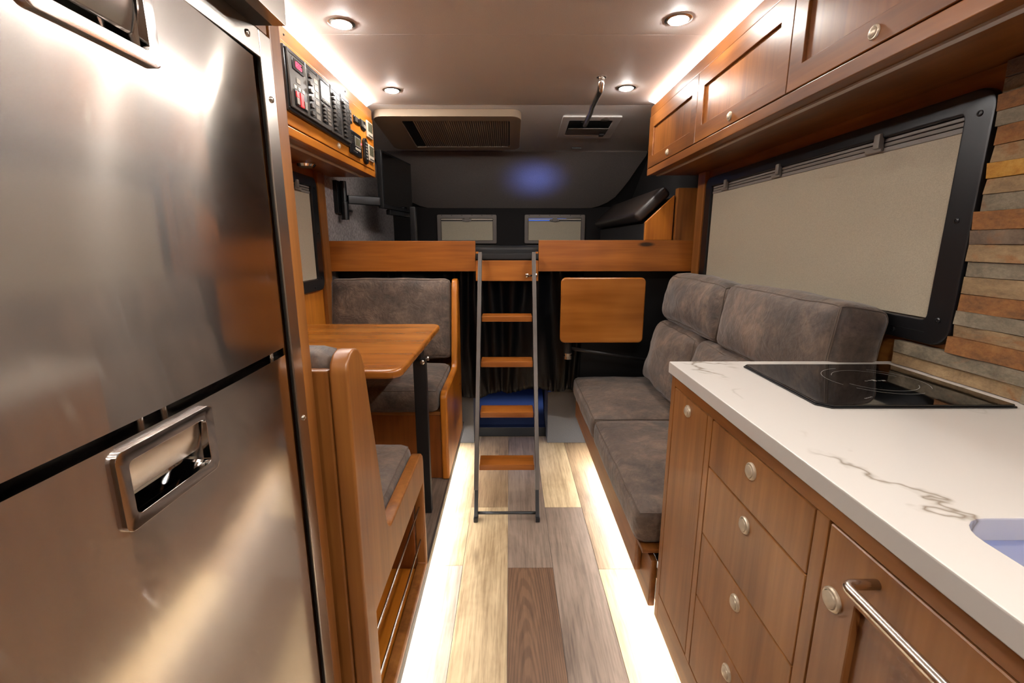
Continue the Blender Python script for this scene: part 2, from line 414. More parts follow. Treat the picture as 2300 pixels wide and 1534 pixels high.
# ================================================================== THE SETTING
XR, XL, YB, ZC = 1.02, -1.00, 2.535, 2.0
floor = struct(bx('floor', 'black_sat', None, XL, XR, -1.0, 2.82, -.06, -.004, 0))
PW = .178
cols = [(-.543, ['pl_tan', 'pl_grey', 'pl_pale', 'pl_beige'], 1.2), (-.365, ['pl_beige', 'pl_pale', 'pl_pale'], 1.581), (-.187, ['pl_tan', 'pl_beige', 'pl_grey'], 1.989),
        (-.009, ['pl_grey', 'pl_brown', 'pl_tan'], 1.567), (.169, ['pl_beige', 'pl_grey', 'pl_pale'], 1.987), (.347, ['pl_tan', 'pl_beige', 'pl_brown'], 1.558)]
for x, ms, ye in cols:
    y1 = 2.82; y0 = ye; k = 0
    while y1 > -1.0:
        y0c = max(y0, -1.0)
        bx('plank', ms[k % 3], floor, x+.0006, x+PW-.0006, y0c+.0006, y1-.0006, -.004, 0, .0006, 1)
        y1 = y0; y0 -= 1.22; k += 1

wall_r = struct(bx('wall_right', 'wood_y', None, XR, XR+.04, -1.0, YB+.03, 0, ZC, 0))
wall_l = struct(bx('wall_left', 'gold_z', None, XL-.04, XL, -1.0, YB+.03, 0, ZC, 0))
struct(bx('wall_rear', 'rear', None, XL, XR, -1.04, -1.0, 0, ZC, 0))
struct(bx('wall_loft_right', 'dark_fab', None, XR, XR+.04, YB+.03, 4.15, 0, ZC, 0))
struct(bx('wall_loft_left', 'wall_fab', None, XL-.04, XL, YB+.03, 4.15, 0, ZC, 0))
# ceiling: three flat panels with fine seams, then the sloping front over the bed
ceil = struct(bx('ceiling', 'dark_fab', None, XL, XR, -1.0, 2.74, ZC+.002, ZC+.05, 0))
for y0, y1 in ((-1.0, .92), (.92, 1.87), (1.87, 2.739)):
    bx('ceiling_panel', 'ceil', ceil, XL, XR, y0+.001, y1-.001, ZC, ZC+.01, .001, 1)
loftc = struct(obj('ceiling_loft', prism([(2.74, ZC), (3.5, 1.905), (3.5, 1.945), (2.74, 2.04)], [], 0, XL, XR), 'ceil'))
front_dark = struct(obj('wall_front', prism([(3.5, 1.906), (4.05, 1.556), (4.05, 1.13), (4.10, 1.13), (4.10, 1.62), (3.5, 2.0)], [], 0, XL, XR), 'dark_fab'))
# grey padded headliner panel on the slope, rounded lower corners
def slope(z, off): 
    t = (1.906-z)/(1.906-1.556); return 3.5 + .55*t - .0*off
bm = B(); half = [(0.0, 1.556), (.60, 1.556), (.70, 1.558), (.76, 1.572), (.82, 1.598), (.87, 1.635), (.905, 1.69), (.935, 1.745), (.965, 1.82), (.995, 1.885), (.995, 1.906)]
nrm = Vector((0, -.35, -.55)).normalized()
rows = []
for x, z in half:
    for s in (0, 1): pass
rings = {}
for s in (0, .012):
    rings[s] = [bm.verts.new(Vector((x, slope(z, 0), z)) + nrm*s) for x, z in half] + [bm.verts.new(Vector((-x, slope(z, 0), z)) + nrm*s) for x, z in reversed(half[1:])]
for s in rings: bm.faces.new(rings[s])
N_ = len(rings[0])
for i in range(N_): bm.faces.new((rings[0][i], rings[0][(i+1) % N_], rings[.012][(i+1) % N_], rings[.012][i]))
hp = obj('headliner_panel', bm, 'headliner', front_dark)

def window(name, side, y0, y1, z0, z1, fw, parent_mat='black_pl', latches=(), screws=(), horiz=False):
    """side window in a wall at x = side*..., frame outer y0..y1, z0..z1, fw = frame width"""
    s = side; xw = XR if s > 0 else XL
    e = bpy.data.objects.new(name, None); put(e, None, (xw-s*.01, (y0+y1)/2, z0)); e['kind'] = 'structure'
    outer = rrect(y0, y1, z0, z1, .045, 6); inner = rrect(y0+fw, y1-fw, z0+fw-.008, z1-fw+.02, .012, 4)
    a, b = sorted((xw-s*.0005, xw-s*.022))
    obj('window_frame', prism(outer, [inner], 0, a, b, .005, 2), parent_mat, e, smooth=True)
    iy0, iy1, iz0, iz1 = y0+fw, y1-fw, z0+fw-.008, z1-fw+.02
    bx('pane', 'glass_dk', e, xw-s*.0005, xw-s*.003, iy0+.001, iy1-.001, iz0+.001, iz1-.001, 0)
    sh = bx('shade', 'shade', e, xw-s*.0075, xw-s*.0095, iy0+.003, iy1-.003, iz0+.002, iz1-.036, 0)
    r = bx('shade_rail', 'shade_d', e, xw-s*.004, xw-s*.013, iy0+.003, iy1-.003, iz1-.036, iz1-.024, .002)
    bx('shade_rail', 'plast_g', e, xw-s*.004, xw-s*.011, iy0+.003, iy1-.003, iz1-.022, iz1-.012, .002)
    bx('shade_rail', 'shade_d', e, xw-s*.004, xw-s*.012, iy0+.003, iy1-.003, iz1-.010, iz1-.002, .002)
    for ly in latches:
        l = bx('latch', 'plast_g', e, xw-s*.012, xw-s*.022, ly-.03, ly+.03, iz1-.034, iz1-.018, .004)
        bx('latch_tab', 'plast_g', l, xw-s*.014, xw-s*.03, ly-.03, ly-.008, iz1-.026, iz1+.012, .004)
    for sy, sz in screws: screw(e, (xw-s*.0215, sy, sz), (-s, 0, 0), .0065, 'black_pl')
    bx('frame_groove', 'black_sat', e, xw-s*.0215, xw-s*.0228, y0+.06, y0+.22, z0+.026, z0+.028, 0)
    return e
window('window_1', 1, 1.010, 2.426, 1.014, 1.572, .066, latches=(2.22, 1.80, 1.33), screws=((1.04, 1.52), (1.045, 1.30), (1.042, 1.075), (1.16, 1.032), (1.70, 1.032)))
window('window_2', -1, 1.010, 2.426, 1.014, 1.572, .066, latches=(2.22, 1.80, 1.33), screws=((2.39, 1.52), (2.39, 1.30), (2.39, 1.075), (2.30, 1.032), (1.70, 1.032)))
for n, (x0, x1) in (('window_3', (-.622, -.112)), ('window_4', (.127, .647))):
    e = bpy.data.objects.new(n, None); put(e, None, ((x0+x1)/2, 4.04, 1.25)); e['kind'] = 'structure'
    obj('window_frame', prism(rrect(x0, x1, 1.250, 1.492, .012, 3), [rrect(x0+.032, x1-.032, 1.275, 1.462, .004, 2)], 1, 4.0495, 4.030, .003, 1), M['gun'], e, smooth=True)
    bx('pane', 'glass_dk', e, x0+.033, x1-.033, 4.047, 4.0495, 1.276, 1.461, 0)
    bx('shade', 'shade', e, x0+.034, x1-.034, 4.041, 4.043, 1.277, 1.434, 0)
    bx('shade_rail', 'shade_d', e, x0+.034, x1-.034, 4.038, 4.045, 1.434, 1.442, .001)
    bx('shade_rail', 'plast_w', e, x0+.034, x1-.034, 4.038, 4.045, 1.448, 1.459, .001)
    l = bx('latch', 'gun', e, (x0+x1)/2-.04, (x0+x1)/2+.04, 4.032, 4.040, 1.436, 1.456, .003)
    bx('latch_tab', 'gun', l, (x0+x1)/2-.02, (x0+x1)/2+.02, 4.026, 4.034, 1.432, 1.466, .003)
    for k in range(6): screw(e, (x0+.04+k*(x1-x0-.08)/5, 4.0305, 1.484), (0, -1, 0), .004)
    if n == 'window_4': bx('daylight_slit', 'daygap', e, x0+.036, (x0+x1)/2-.045, 4.0455, 4.0465, 1.4425, 1.4475, 0); bx('daylight_slit', 'daygap', e, x0+.036, (x0+x1)/2+.10, 4.0455, 4.0465, 1.4595, 1.4610, 0)
    if n == 'window_3':
        for k in range(4): bx('printed_mark', 'mark', e, -.385+k*.011, -.378+k*.011, 4.0405, 4.0408, 1.281, 1.285, 0)

# stacked stone behind the counter: every stone its own piece
z = .945; row = 0
STM = ['st_grey', 'st_tan', 'st_grey', 'st_rust', 'st_dark', 'st_grey', 'st_tan']
rowmat = {1: 'st_grey', 2: 'st_rust', 3: 'st_tan', 4: 'st_grey', 5: 'st_rust', 6: 'st_tan', 7: 'st_grey', 8: 'st_tan', 9: 'st_dark', 10: 'st_rust', 11: 'st_grey', 12: 'st_tan', 13: 'st_gold', 14: 'st_tan', 15: 'st_rust', 16: 'st_grey', 17: 'st_rust', 18: 'st_grey', 19: 'st_dark', 20: 'st_tan', 21: 'st_dark'}
while z < 1.600:
    h = random.uniform(.027, .039)
    if z + h > 1.590: h = 1.608 - z
    y = 1.150 - random.uniform(0, .004) if z + h < 1.016 else 1.0075 - random.uniform(0, .008)
    if z + h < 1.016: pass
    first = True
    while y > -.35:
        L = random.uniform(.14, .40) if not first or z+h < 1.016 else random.uniform(.10, .40)
        ye = max(y-L, -.36)
        mt = rowmat.get(row, 'st_tan') if first else random.choice(STM)
        bm = box(B(), 1.002-random.uniform(0, .009), XR, ye+.0006, y-.0006, z+.0005, z+h-.0005, 0)
        bmesh.ops.subdivide_edges(bm, edges=[e for e in bm.edges if abs(e.verts[0].co.y-e.verts[1].co.y) > .01], cuts=3)
        for v in bm.verts:
            if v.co.x < 1.01: v.co.x += random.uniform(-.0022, .0022); v.co.z += random.uniform(-.0006, .0006)
        obj('stone', bm, mt, wall_r)
        y = ye; first = False
    z += h; row += 1

# toe-kicks and the raised dinette platform
struct(bx('baseboard_right', 'black_sat', None, .52, .54, -.5, 2.68, 0, .155, 0))
struct(bx('baseboard_left', 'black_sat', None, -.42, -.40, .77, 2.70, 0, .118, 0))
t = thing('dinette_platform', (-.645, 1.73, .118), 'raised dinette floor with carpet and a black aisle edge', 'platform')
bx('deck', 'black_sat', t, XL+.001, -.292, .77, 2.70, .118, .144, 0)
bx('carpet', M['greybox'] if False else 'pl_grey', t, XL+.001, -.297, .77, 2.70, .1445, .150, .001)
bx('edge_trim', 'gun', t, -.2965, -.288, .77, 2.70, .116, .152, .002)
# wall posts framing the loft opening
struct(bx('trim_1', 'wood_z', None, XL+.0005, XL+.022, 2.44, 2.53, .62, ZC-.39, .002))
struct(bx('trim_2', 'wood_z', None, XR-.0005, XR-.022, 2.44, 2.53, .62, ZC-.39, .002))

# ================================================================== LAMPS
def downlight(x, y, z, lit, label, group, lens='lens'):
    t = thing('downlight', (x, y, z), label, 'ceiling light', group)
    ring = obj('trim_ring', lathe(B(), [(.046, 0), (.046, .002), (.040, .0045), (.034, .0045), (.033, .001)], (x, y, z), (0, 0, -1), 32), 'chrome' if not lit else 'nickel', t, smooth=True)
    obj('lens', lathe(B(), [(.0325, .001), (.0325, .005), (.025, .0095), (.012, .0115), (0, .012)], (x, y, z), (0, 0, -1), 32), lens if lit else 'lens_off', t, smooth=True)
    return t
G = 'lit ceiling downlights'
downlight(-.585, 1.785, ZC, True, 'large lit downlight in the ceiling beside the control panel light strip', G)
downlight(.578, 1.75, ZC, True, 'large lit downlight in the ceiling beside the right cabinet light strip', G)
downlight(-.588, 2.489, ZC, True, 'smaller lit downlight farther back on the left of the ceiling', G)
downlight(.575, 2.45, ZC, True, 'smaller lit downlight farther back on the right, by the ceiling grab handle', G)
downlight(.46, .22, ZC, True, 'added lit downlight above the sink, out of view', G)  # unseen lamp, added to brighten the near worktop
downlight(-.18, -.14, ZC, True, 'added fill downlight behind the camera on the refrigerator side', G, 'lens_fill')  # unseen pair, added to brighten the drawers and near worktop
downlight(.18, -.14, ZC, True, 'added fill downlight behind the camera on the kitchen side', G, 'lens_fill')
zl = lambda y: ZC - (y-2.74)*.125
downlight(-.577, 2.949, zl(2.949)-.001, False, 'unlit chrome downlight in front of the air conditioner', 'unlit loft downlights')
downlight(.567, 2.924, zl(2.924)-.001, False, 'unlit chrome downlight right of the grab handle', 'unlit loft downlights')

def corner_strip(x, s, ins, zlow, y0, y1, label):
    t = thing('led_strip', (x+s*.02, (y0+y1)/2, 1.965), label, 'light strip', 'ceiling light strips')
    obj('diffuser', prism([(x-s*ins, 1.9985), (x+s*.040, zlow), (x+s*.044, zlow+.002), (x-s*(ins-.008), 1.9995)], [], 1, y0, y1), 'led_ceil', t)
    obj('channel', prism([(x-s*(ins-.0085), 1.9996), (x+s*.0445, zlow+.0015), (x+s*.055, zlow+.0015), (x+s*.05, 1.9996)], [], 1, y0, y1), 'alu', t)
corner_strip(.75, 1, .0, 1.983, -.45, 2.66, 'glowing white strip between the right wall cabinets and the ceiling')
corner_strip(-.75, -1, .004, 1.975, .78, 2.70, 'glowing white strip above the control panel, along the ceiling')
def floor_strip(x, y0, y1, z, label):
    t = thing('led_strip', (x, (y0+y1)/2, z-.012), label, 'light strip', 'floor light strips')
    bx('channel', 'alu', t, x-.009, x+.009, y0, y1, z-.004, z, 0)
    bx('diffuser', 'led_floor', t, x-.006, x+.006, y0, y1, z-.009, z-.0045, 0)
floor_strip(-.335, .80, 2.62, .117, 'bright strip lighting the floor along the dinette side')
floor_strip(.500, 1.20, 2.60, .153, 'bright strip lighting the floor under the sofa')
floor_strip(.475, -.45, 1.16, .158, 'bright strip lighting the floor under the kitchen drawers')

# ================================================================== REFRIGERATOR COLUMN
FX = -.34
t = thing('refrigerator_cabinet', (-.67, .42, .12), 'tall wood surround framing the steel refrigerator', 'cabinet')
bx('side_panel', 'wood_z', t, XL+.001, FX, .7235, .757, .0, 1.998, .003)
bx('side_panel', 'wood_z', t, XL+.001, FX, .02, .045, .0, 1.998, .003)
bx('top_rail', 'wood_y', t, -.38, FX-.003, .046, .7225, 1.537, 1.560, .002)
bx('shelf', 'wood_y', t, XL+.001, -.39, .046, .7225, 1.537, 1.552, .001)
fr = thing('refrigerator', (-.67, .38, .12), 'brushed stainless steel two-door refrigerator on the left', 'refrigerator')
bx('body', 'black_pl', fr, -.95, FX-.028, .052, .7215, .12, 1.532, 0)
for nm, (y0, y1, z0, z1) in {'trim': (.690, .7225, .13, 1.534), 'trim_top': (.05, .690, 1.4975, 1.534)}.items():
    bx('trim_flange', 'steel_flat', fr, FX-.006, FX+.001, y0, y1, z0, z1, .002)
bx('trim_flange', 'steel_flat', fr, FX-.006, FX+.001, .05, .075, .13, 1.497, .002)
bx('gasket_channel', 'black_sat', fr, FX-.03, FX-.022, .672, .690, .13, 1.497, 0)
for (sy, sz) in ((.707, 1.45), (.660, 1.516), (.707, .97), (.30, 1.516)): screw(fr, (FX+.0005, sy, sz), (1, 0, 0), .0045, 'nickel')
def fdoor(z0, z1, hz0, hz1, name):
    """convex brushed steel door with a handle recess cut out"""
    y0, y1, N = .080, .674, 28; hy0, hy1 = .349, .476
    yc, hw = (y0+y1)/2, (y1-y0)/2
    X = lambda y: FX - .002 + .010*(1-((y-yc)/hw)**2)
    ys = sorted(set([y0 + (y1-y0)*i/N for i in range(N+1)] + [hy0+.006, hy1-.006])); zs = [z0, hz0+.006, hz1-.006, z1]
    bm = B(); g = {}
    for i, y in enumerate(ys):
        for j, z in enumerate(zs): g[i, j] = bm.verts.new((X(y), y, z))
    for i in range(len(ys)-1):
        for j in range(3):
            if j == 1 and ys[i] >= hy0+.0059 and ys[i+1] <= hy1-.0059: continue
            bm.faces.new((g[i, j], g[i+1, j], g[i+1, j+1], g[i, j+1]))
    be = [e for e in bm.edges if len(e.link_faces) == 1]
    r = bmesh.ops.extrude_edge_only(bm, edges=be)
    for v in [q for q in r['geom'] if isinstance(q, bmesh.types.BMVert)]: v.co.x = FX - .020
    d = obj(name, bm, 'steel', fr, uv=True, smooth=True)
    # chrome recessed pull
    xo = X((hy0+hy1)/2)
    ring = obj('handle_frame', prism(rrect(hy0, hy1, hz0, hz1, .008, 4), [rrect(hy0+.013, hy1-.013, hz0+.012, hz1-.012, .005, 3)], 0, xo-.004, xo+.0045, .0022, 2), 'chrome', d, smooth=True)
    # cup behind
    bm = B(); a0, a1, b0, b1 = hy0+.012, hy1-.012, hz0+.011, hz1-.011
    lip = [bm.verts.new((xo-.002, y, z)) for y, z in rrect(a0, a1, b0, b1, .005, 3)]
    bot = [bm.verts.new((xo-.022-.0*z, y, z)) for y, z in rrect(a0+.006, a1-.006, b0+.004, b1-.004, .006, 3)]
    for i in range(len(lip)): bm.faces.new((lip[i], lip[(i+1) % len(lip)], bot[(i+1) % len(lip)], bot[i]))
    bm.faces.new(bot); obj('handle_cup', bm, 'chrome', d)
    # satin grip flap, leaning, covering the upper part of the cup
    bm = B(); hgt = (b1-b0)
    pr = [(xo-.001, b1-.001), (xo-.003, b1-hgt*.35), (xo-.008, b0+hgt*.30), (xo-.012, b0+hgt*.28), (xo-.007, b1-hgt*.35), (xo-.005, b1-.001)]
    obj('handle_flap', prism([(p[0], p[1]) for p in pr], [], 1, a0+.0035, a1-.0035, .001, 1), 'steel_flat', d, smooth=True)
    return d
fdoor(.20, 1.0845, 1.004, 1.078, 'door')
fdoor(1.0965, 1.4945, 1.409, 1.483, 'door')
for y in (.41, .44, .655): obj('hinge_pin', lathe(B(), [(.004, 0), (.004, .013)], (FX-.014, y, 1.0838), (0, 0, 1), 10), 'chrome', fr, smooth=True)
mw = thing('microwave', (-.6, .38, 1.5605), 'stainless framed microwave with dark glass above the refrigerator', 'microwave')
bx('body', 'black_sat', mw, -.93, -.315, .085, .684, 1.5405 if False else 1.553, 1.86, .003)
obj('door_frame', prism(rrect(.083, .686, 1.5325, 1.862, .006, 3), [rrect(.25, .650, 1.560, 1.83, .01, 3)], 0, -.3149, -.298, .003, 2), 'steel_flat', mw, smooth=True)
bx('door_glass', 'blackglass', mw, -.3145, -.303, .251, .649, 1.561, 1.829, 0)
bx('control_strip', 'panel_bk', mw, -.2979, -.2965, .10, .23, 1.56, 1.83, .0005)
bx('bottom_grille', 'black_metal', mw, -.388, -.3152, .087, .682, 1.5335, 1.5529, 0)

# ================================================================== LEFT CONTROL CABINET
CX = -.75
cc = thing('control_cabinet', (-.87, 1.73, 1.61), 'golden wood wall cabinet carrying the switch panels', 'cabinet')
bx('carcass', 'wood_y', cc, XL+.001, CX-.020, .760, 2.675, 1.612, 1.906, 0)
bx('front_panel', 'gold_y', cc, CX-.0195, CX, .760, 2.675, 1.6455, 1.908, .003)
bx('bottom_rail', 'gold_y', cc, CX-.0195, CX, .760, 2.690, 1.610, 1.6415, .004)
bx('end_stile', 'gold_z', cc, CX-.0195, CX-.0005, 2.6755, 2.690, 1.642, 1.908, .002)
cr = bx('crown', 'wood_y', cc, CX-.030, CX-.003, .760, 2.690, 1.909, 1.957, .003)
bx('light_channel', 'alu', cc, CX-.075, CX-.055, .80, 2.66, 1.6065, 1.6118, 0)
for y in (1.70, 2.28): screw(cr, (CX-.0035, y, 1.930), (1, 0, 0), .004)
knob(cc, (CX, 2.134, 1.669), (1, 0, 0), .013)
# breaker panel
bp = thing('breaker_panel', (CX, 1.955, 1.69), 'black electrical switch panel of five columns with a red readout', 'switch panel')
def pbx(n, m, p, y0, y1, z0, z1, d0, d1, bev=.0008): return bx(n, m, p, CX+d0, CX+d1, y0, y1, z0, z1, bev, 1)
pbx('base_plate', 'panel_bk', bp, 1.656, 2.262, 1.6885, 1.8895, .0002, .012, .002)
edges = [1.664, 1.799, 1.911, 2.026, 2.142, 2.256]
for i in range(5):
    a, b = edges[i]+.002, edges[i+1]-.002
    cl = pbx('panel_module', 'panel_gr', bp, a, b, 1.700, 1.884, .0121, .020, .002)
    pbx('header', 'panel_bk', cl, a+.004, b-.004, 1.869, 1.881, .0201, .0212)
    if i == 0:
        d = pbx('display', 'black_pl', cl, 1.690, 1.775, 1.826, 1.862, .0201, .0225)
        seg = {'1': 'bc', '3': 'abgcd', '8': 'abcdefg', '0': 'abcdef', '6': 'afgcde'}
        for k, ch in enumerate('1806'):
            y = 1.706 + k*.0145; z0 = 1.838; hh, ww = .0085, .0095
            P = {'a': (y, y+ww, z0+2*hh-.001, z0+2*hh+.001), 'g': (y, y+ww, z0+hh-.001, z0+hh+.001), 'd': (y, y+ww, z0-.001, z0+.001),
                 'f': (y-.001, y+.0012, z0+hh, z0+2*hh), 'e': (y-.001, y+.0012, z0, z0+hh), 'b': (y+ww-.0012, y+ww+.001, z0+hh, z0+2*hh), 'c': (y+ww-.0012, y+ww+.001, z0, z0+hh)}
            bm = B()
            for s_ in seg[ch]: a_ = P[s_]; box(bm, CX+.0226, CX+.0232, a_[0], a_[1], a_[2], a_[3])
            obj('digit', bm, 'red', d)
        pbx('blank_plate', 'plast_g', cl, 1.715, 1.745, 1.789, 1.806, .0201, .0212)
        for k in range(3): pbx('label_plate', 'label_wh', cl, 1.693+k*.03, 1.713+k*.03, 1.767, 1.779, .0201, .0208)
        bz = pbx('rocker_bezel', 'black_pl', cl, 1.690, 1.785, 1.712, 1.764, .0201, .0230)
        pbx('rocker', 'redsw', bz, 1.696, 1.716, 1.740, 1.758, .0231, .026); pbx('rocker', 'plast_g', bz, 1.696, 1.716, 1.718, 1.739, .0231, .026)
        pbx('rocker', 'redsw', bz, 1.726, 1.748, 1.716, 1.760, .0231, .027); pbx('rocker', 'plast_g', bz, 1.757, 1.778, 1.716, 1.742, .0231, .026)
    elif i == 2:
        d = pbx('display_bezel', 'panel_bk', cl, 1.920, 2.012, 1.792, 1.866, .0201, .023)
        pbx('screen', 'lcd_lit', d, 1.928, 2.004, 1.806, 1.861, .0231, .0236)
        for k in range(5): pbx('button', 'label_wh', d, 1.930+k*.015, 1.938+k*.015, 1.796, 1.801, .0231, .0245)
        s_ = pbx('breaker_slot', 'black_pl', cl, 1.922, 1.975, 1.716, 1.786, .0201, .0212)
        for k in range(5): pbx('breaker_toggle', 'panel_gr', s_, 1.930, 1.950, 1.720+k*.0135, 1.727+k*.0135, .0213, .028)
        for k in range(5): pbx('label_plate', 'plast_g', cl, 1.982, 2.012, 1.719+k*.0135, 1.728+k*.0135, .0201, .0206)
    else:
        n = 6 if i == 1 else 9
        s_ = pbx('breaker_slot', 'black_pl', cl, a+.008, a+.058, 1.710, 1.866, .0201, .0212)
        st = .150/n
        for k in range(n):
            pbx('breaker_toggle', 'panel_gr', s_, a+.013, a+.034, 1.714+k*st, 1.714+k*st+st*.5, .0213, .0285)
            pbx('toggle_mark', 'label_wh', s_, a+.037, a+.045, 1.716+k*st, 1.718+k*st, .0213, .0216)
            pbx('label_plate', 'plast_g' if i == 1 else 'panel_bk', cl, a+.066, b-.006, 1.712+k*st, 1.712+k*st+st*.72, .0201, .0206)
for (y, z) in ((1.660, 1.88), (1.660, 1.696), (2.258, 1.695)): screw(bp, (CX+.012, y, z), (1, 0, 0), .003)
sw = thing('switch_plate', (CX, 2.308, 1.804), 'slim upright black switch plate right of the big panel', 'switch')
pbx('plate', 'black_pl', sw, 2.288, 2.328, 1.803, 1.863, .0003, .005, .001)
for k in range(3): pbx('button', 'plast_g', sw, 2.298, 2.318, 1.811+k*.017, 1.822+k*.017, .0051, .0075)
pbx('printed_mark', 'mark', sw, 2.294, 2.322, 1.858, 1.860, .0051, .0053, 0)
sw = thing('switch_plate', (CX, 2.40, 1.822), 'wide black double switch plate in the top row of controls', 'switch')
pbx('plate', 'black_pl', sw, 2.358, 2.446, 1.821, 1.853, .0003, .006, .001)
pbx('rocker', 'panel_gr', sw, 2.364, 2.398, 1.825, 1.849, .0061, .010); pbx('rocker', 'black_pl', sw, 2.404, 2.440, 1.825, 1.849, .0061, .010)
sw = thing('switch_plate', (CX, 2.50, 1.814), 'black switch plate with rounded foot next to the upper white framed screen', 'switch')
obj('plate', prism([(2.46, 1.861), (2.46, 1.825), (2.475, 1.815), (2.527, 1.815), (2.542, 1.825), (2.542, 1.861)], [], 0, CX+.0003, CX+.006, .001, 1), 'black_pl', sw)
pbx('rocker', 'panel_gr', sw, 2.466, 2.492, 1.826, 1.856, .0061, .010); pbx('rocker', 'plast_g', sw, 2.50, 2.534, 1.826, 1.842, .0061, .009)
def therm(z0, z1, label):
    h = thing('monitor_screen', (CX, 2.60, z0), label, 'monitor', 'white framed monitor screens')
    pbx('housing', 'plast_w', h, 2.556, 2.648, z0, z1, .0003, .010, .002)
    pbx('screen', 'lcd', h, 2.565, 2.639, z0+.028, z1-.007, .0101, .0106)
    for k in range(4): pbx('button', 'panel_gr', h, 2.566+k*.019, 2.580+k*.019, z0+.006, z0+.013, .0101, .012)
therm(1.798, 1.878, 'upper of two small white framed monitor screens at the cabinet end')
therm(1.680, 1.762, 'lower of two small white framed monitor screens at the cabinet end')
h = thing('solar_controller', (CX, 2.35, 1.67), 'black controller with grey framed screen and four white buttons', 'controller')
pbx('housing', 'black_pl', h, 2.268, 2.430, 1.666, 1.772, .0003, .012, .003)
b_ = pbx('bezel', 'plast_g', h, 2.322, 2.412, 1.706, 1.752, .0121, .0145)
pbx('screen', 'lcd', b_, 2.334, 2.400, 1.713, 1.746, .0146, .0150)
for k in range(4): obj('button', lathe(B(), [(.006, 0), (.006, .003), (0, .004)], (CX+.012, 2.335+k*.02, 1.695), (1, 0, 0), 12), 'label_wh', h, smooth=True)
for k in range(4): pbx('printed_mark', 'mark', h, 2.283, 2.303, 1.716+k*.010, 1.7175+k*.010, .0121, .0123, 0)
pbx('printed_mark', 'mark', h, 2.30, 2.36, 1.681, 1.6825, .0121, .0123, 0)
obj('indicator', lathe(B(), [(.004, 0), (.004, .002), (0, .003)], (CX+.012, 2.421, 1.732), (1, 0, 0), 10), 'red', h)
h = thing('remote_keypad', (CX, 2.50, 1.655), 'narrow pill shaped black keypad beside the lower monitor screen', 'keypad')
obj('housing', prism(rrect(2.474, 2.532, 1.652, 1.778, .028, 8), [], 0, CX+.0003, CX+.014, .003, 2), 'black_pl', h, smooth=True)
for k in range(6): pbx('button', 'plast_g', h, 2.490, 2.515, 1.674+k*.015, 1.683+k*.015, .0141, .016)
pl = thing('puck_light', (-.93, 2.2, 1.59), 'small round chrome lamp under the control cabinet', 'lamp')
obj('housing', lathe(B(), [(.045, 0), (.045, .010), (.036, .020), (.03, .021)], (-.93, 2.20, 1.6115), (0, 0, -1), 28), 'chrome', pl, smooth=True)
obj('lens', lathe(B(), [(.029, .0212), (.02, .024), (0, .025)], (-.93, 2.20, 1.6115), (0, 0, -1), 28), 'lens_off', pl, smooth=True)

# ================================================================== RIGHT WALL CABINETS
OX = .75
oc = thing('wall_cabinet', (.88, 1.08, 1.61), 'long wood wall cabinet with panelled doors above the sofa and kitchen', 'cabinet')
bx('carcass', 'over_y', oc, OX+.020, XR-.001, -.45, 2.605, 1.612, 1.906, 0)
bx('bottom_rail', 'over_y', oc, OX, OX+.0195, -.45, 2.622, 1.610, 1.6445, .003)
bx('end_stile', 'over_z', oc, OX+.0003, OX+.0195, 2.606, 2.622, 1.645, 1.908, .002)
bx('crown', 'over_y', oc, OX+.003, OX+.030, -.45, 2.622, 1.9095, 1.957, .003)
bx('light_channel', 'alu', oc, OX+.045, OX+.062, -.45, 2.60, 1.6065, 1.6118, 0)
ends = [2.6045, 1.976, 1.3475, .719, .09, -.45]
for i in range(5):
    y1, y0 = ends[i]-.0015, ends[i+1]+.0015
    m = .058; iy0, iy1, iz0, iz1 = y0+m, y1-m, 1.704, 1.845
    d = obj('door', prism([(y0, 1.6475), (y1, 1.6475), (y1, 1.907), (y0, 1.907)], [[(iy0, iz0), (iy1, iz0), (iy1, iz1), (iy0, iz1)]], 0, OX, OX+.0195, .0015, 1), 'over_y', oc)
    bx('door_panel', 'over_z', d, OX+.009, OX+.0185, iy0-.0005, iy1+.0005, iz0-.0005, iz1+.0005, 0)
    knob(d, (OX, (y0+y1)/2+.01, 1.674), (-1, 0, 0), .0145)

# ================================================================== KITCHEN
KX = .433
kc = thing('kitchen_cabinet', (.72, .33, .16), 'brown wood kitchen base cabinet with four drawers and doors', 'cabinet')
bm = B()
box(bm, KX+.0205, XR-.001, -.5, 1.165, .162, .740); box(bm, KX+.0205, XR-.001, -.5, -.02, .741, .9125); box(bm, KX+.0205, XR-.001, .50, 1.165, .741, .9125); box(bm, KX+.0205, .478, -.0199, .4999, .741, .9125)
obj('carcass', bm, 'red_z', kc)
FR = lambda y0, y1, z0, z1, m='wood_k': bx('face_frame', m, kc, KX, KX+.020, y0, y1, z0, z1, .0015)
FR(1.1405, 1.165, .160, .9125); FR(.9135, .9365, .252, .884); FR(.5495, .5755, .252, .884); FR(.0, .0260, .252, .884); FR(-.5, -.475, .160, .9125)
FR(-.4745, 1.140, .8845, .9125, 'wood_y'); FR(-.4745, 1.140, .160, .2515, 'wood_y')
d = bx('door', 'wood_k', kc, KX, KX+.0195, .9395, 1.1375, .2550, .8815, .002)
knob(d, (KX, 1.042, .852), (-1, 0, 0), .0150)
for z0, z1, kz in ((.7765, .8815, .851), (.6145, .7735, .743), (.4525, .6115, .576), (.255, .4495, .414)):
    d = bx('drawer', 'wood_k', kc, KX, KX+.0195, .5785, .9105, z0, z1, .002)
    knob(d, (KX, .746, kz), (-1, 0, 0), .0160)
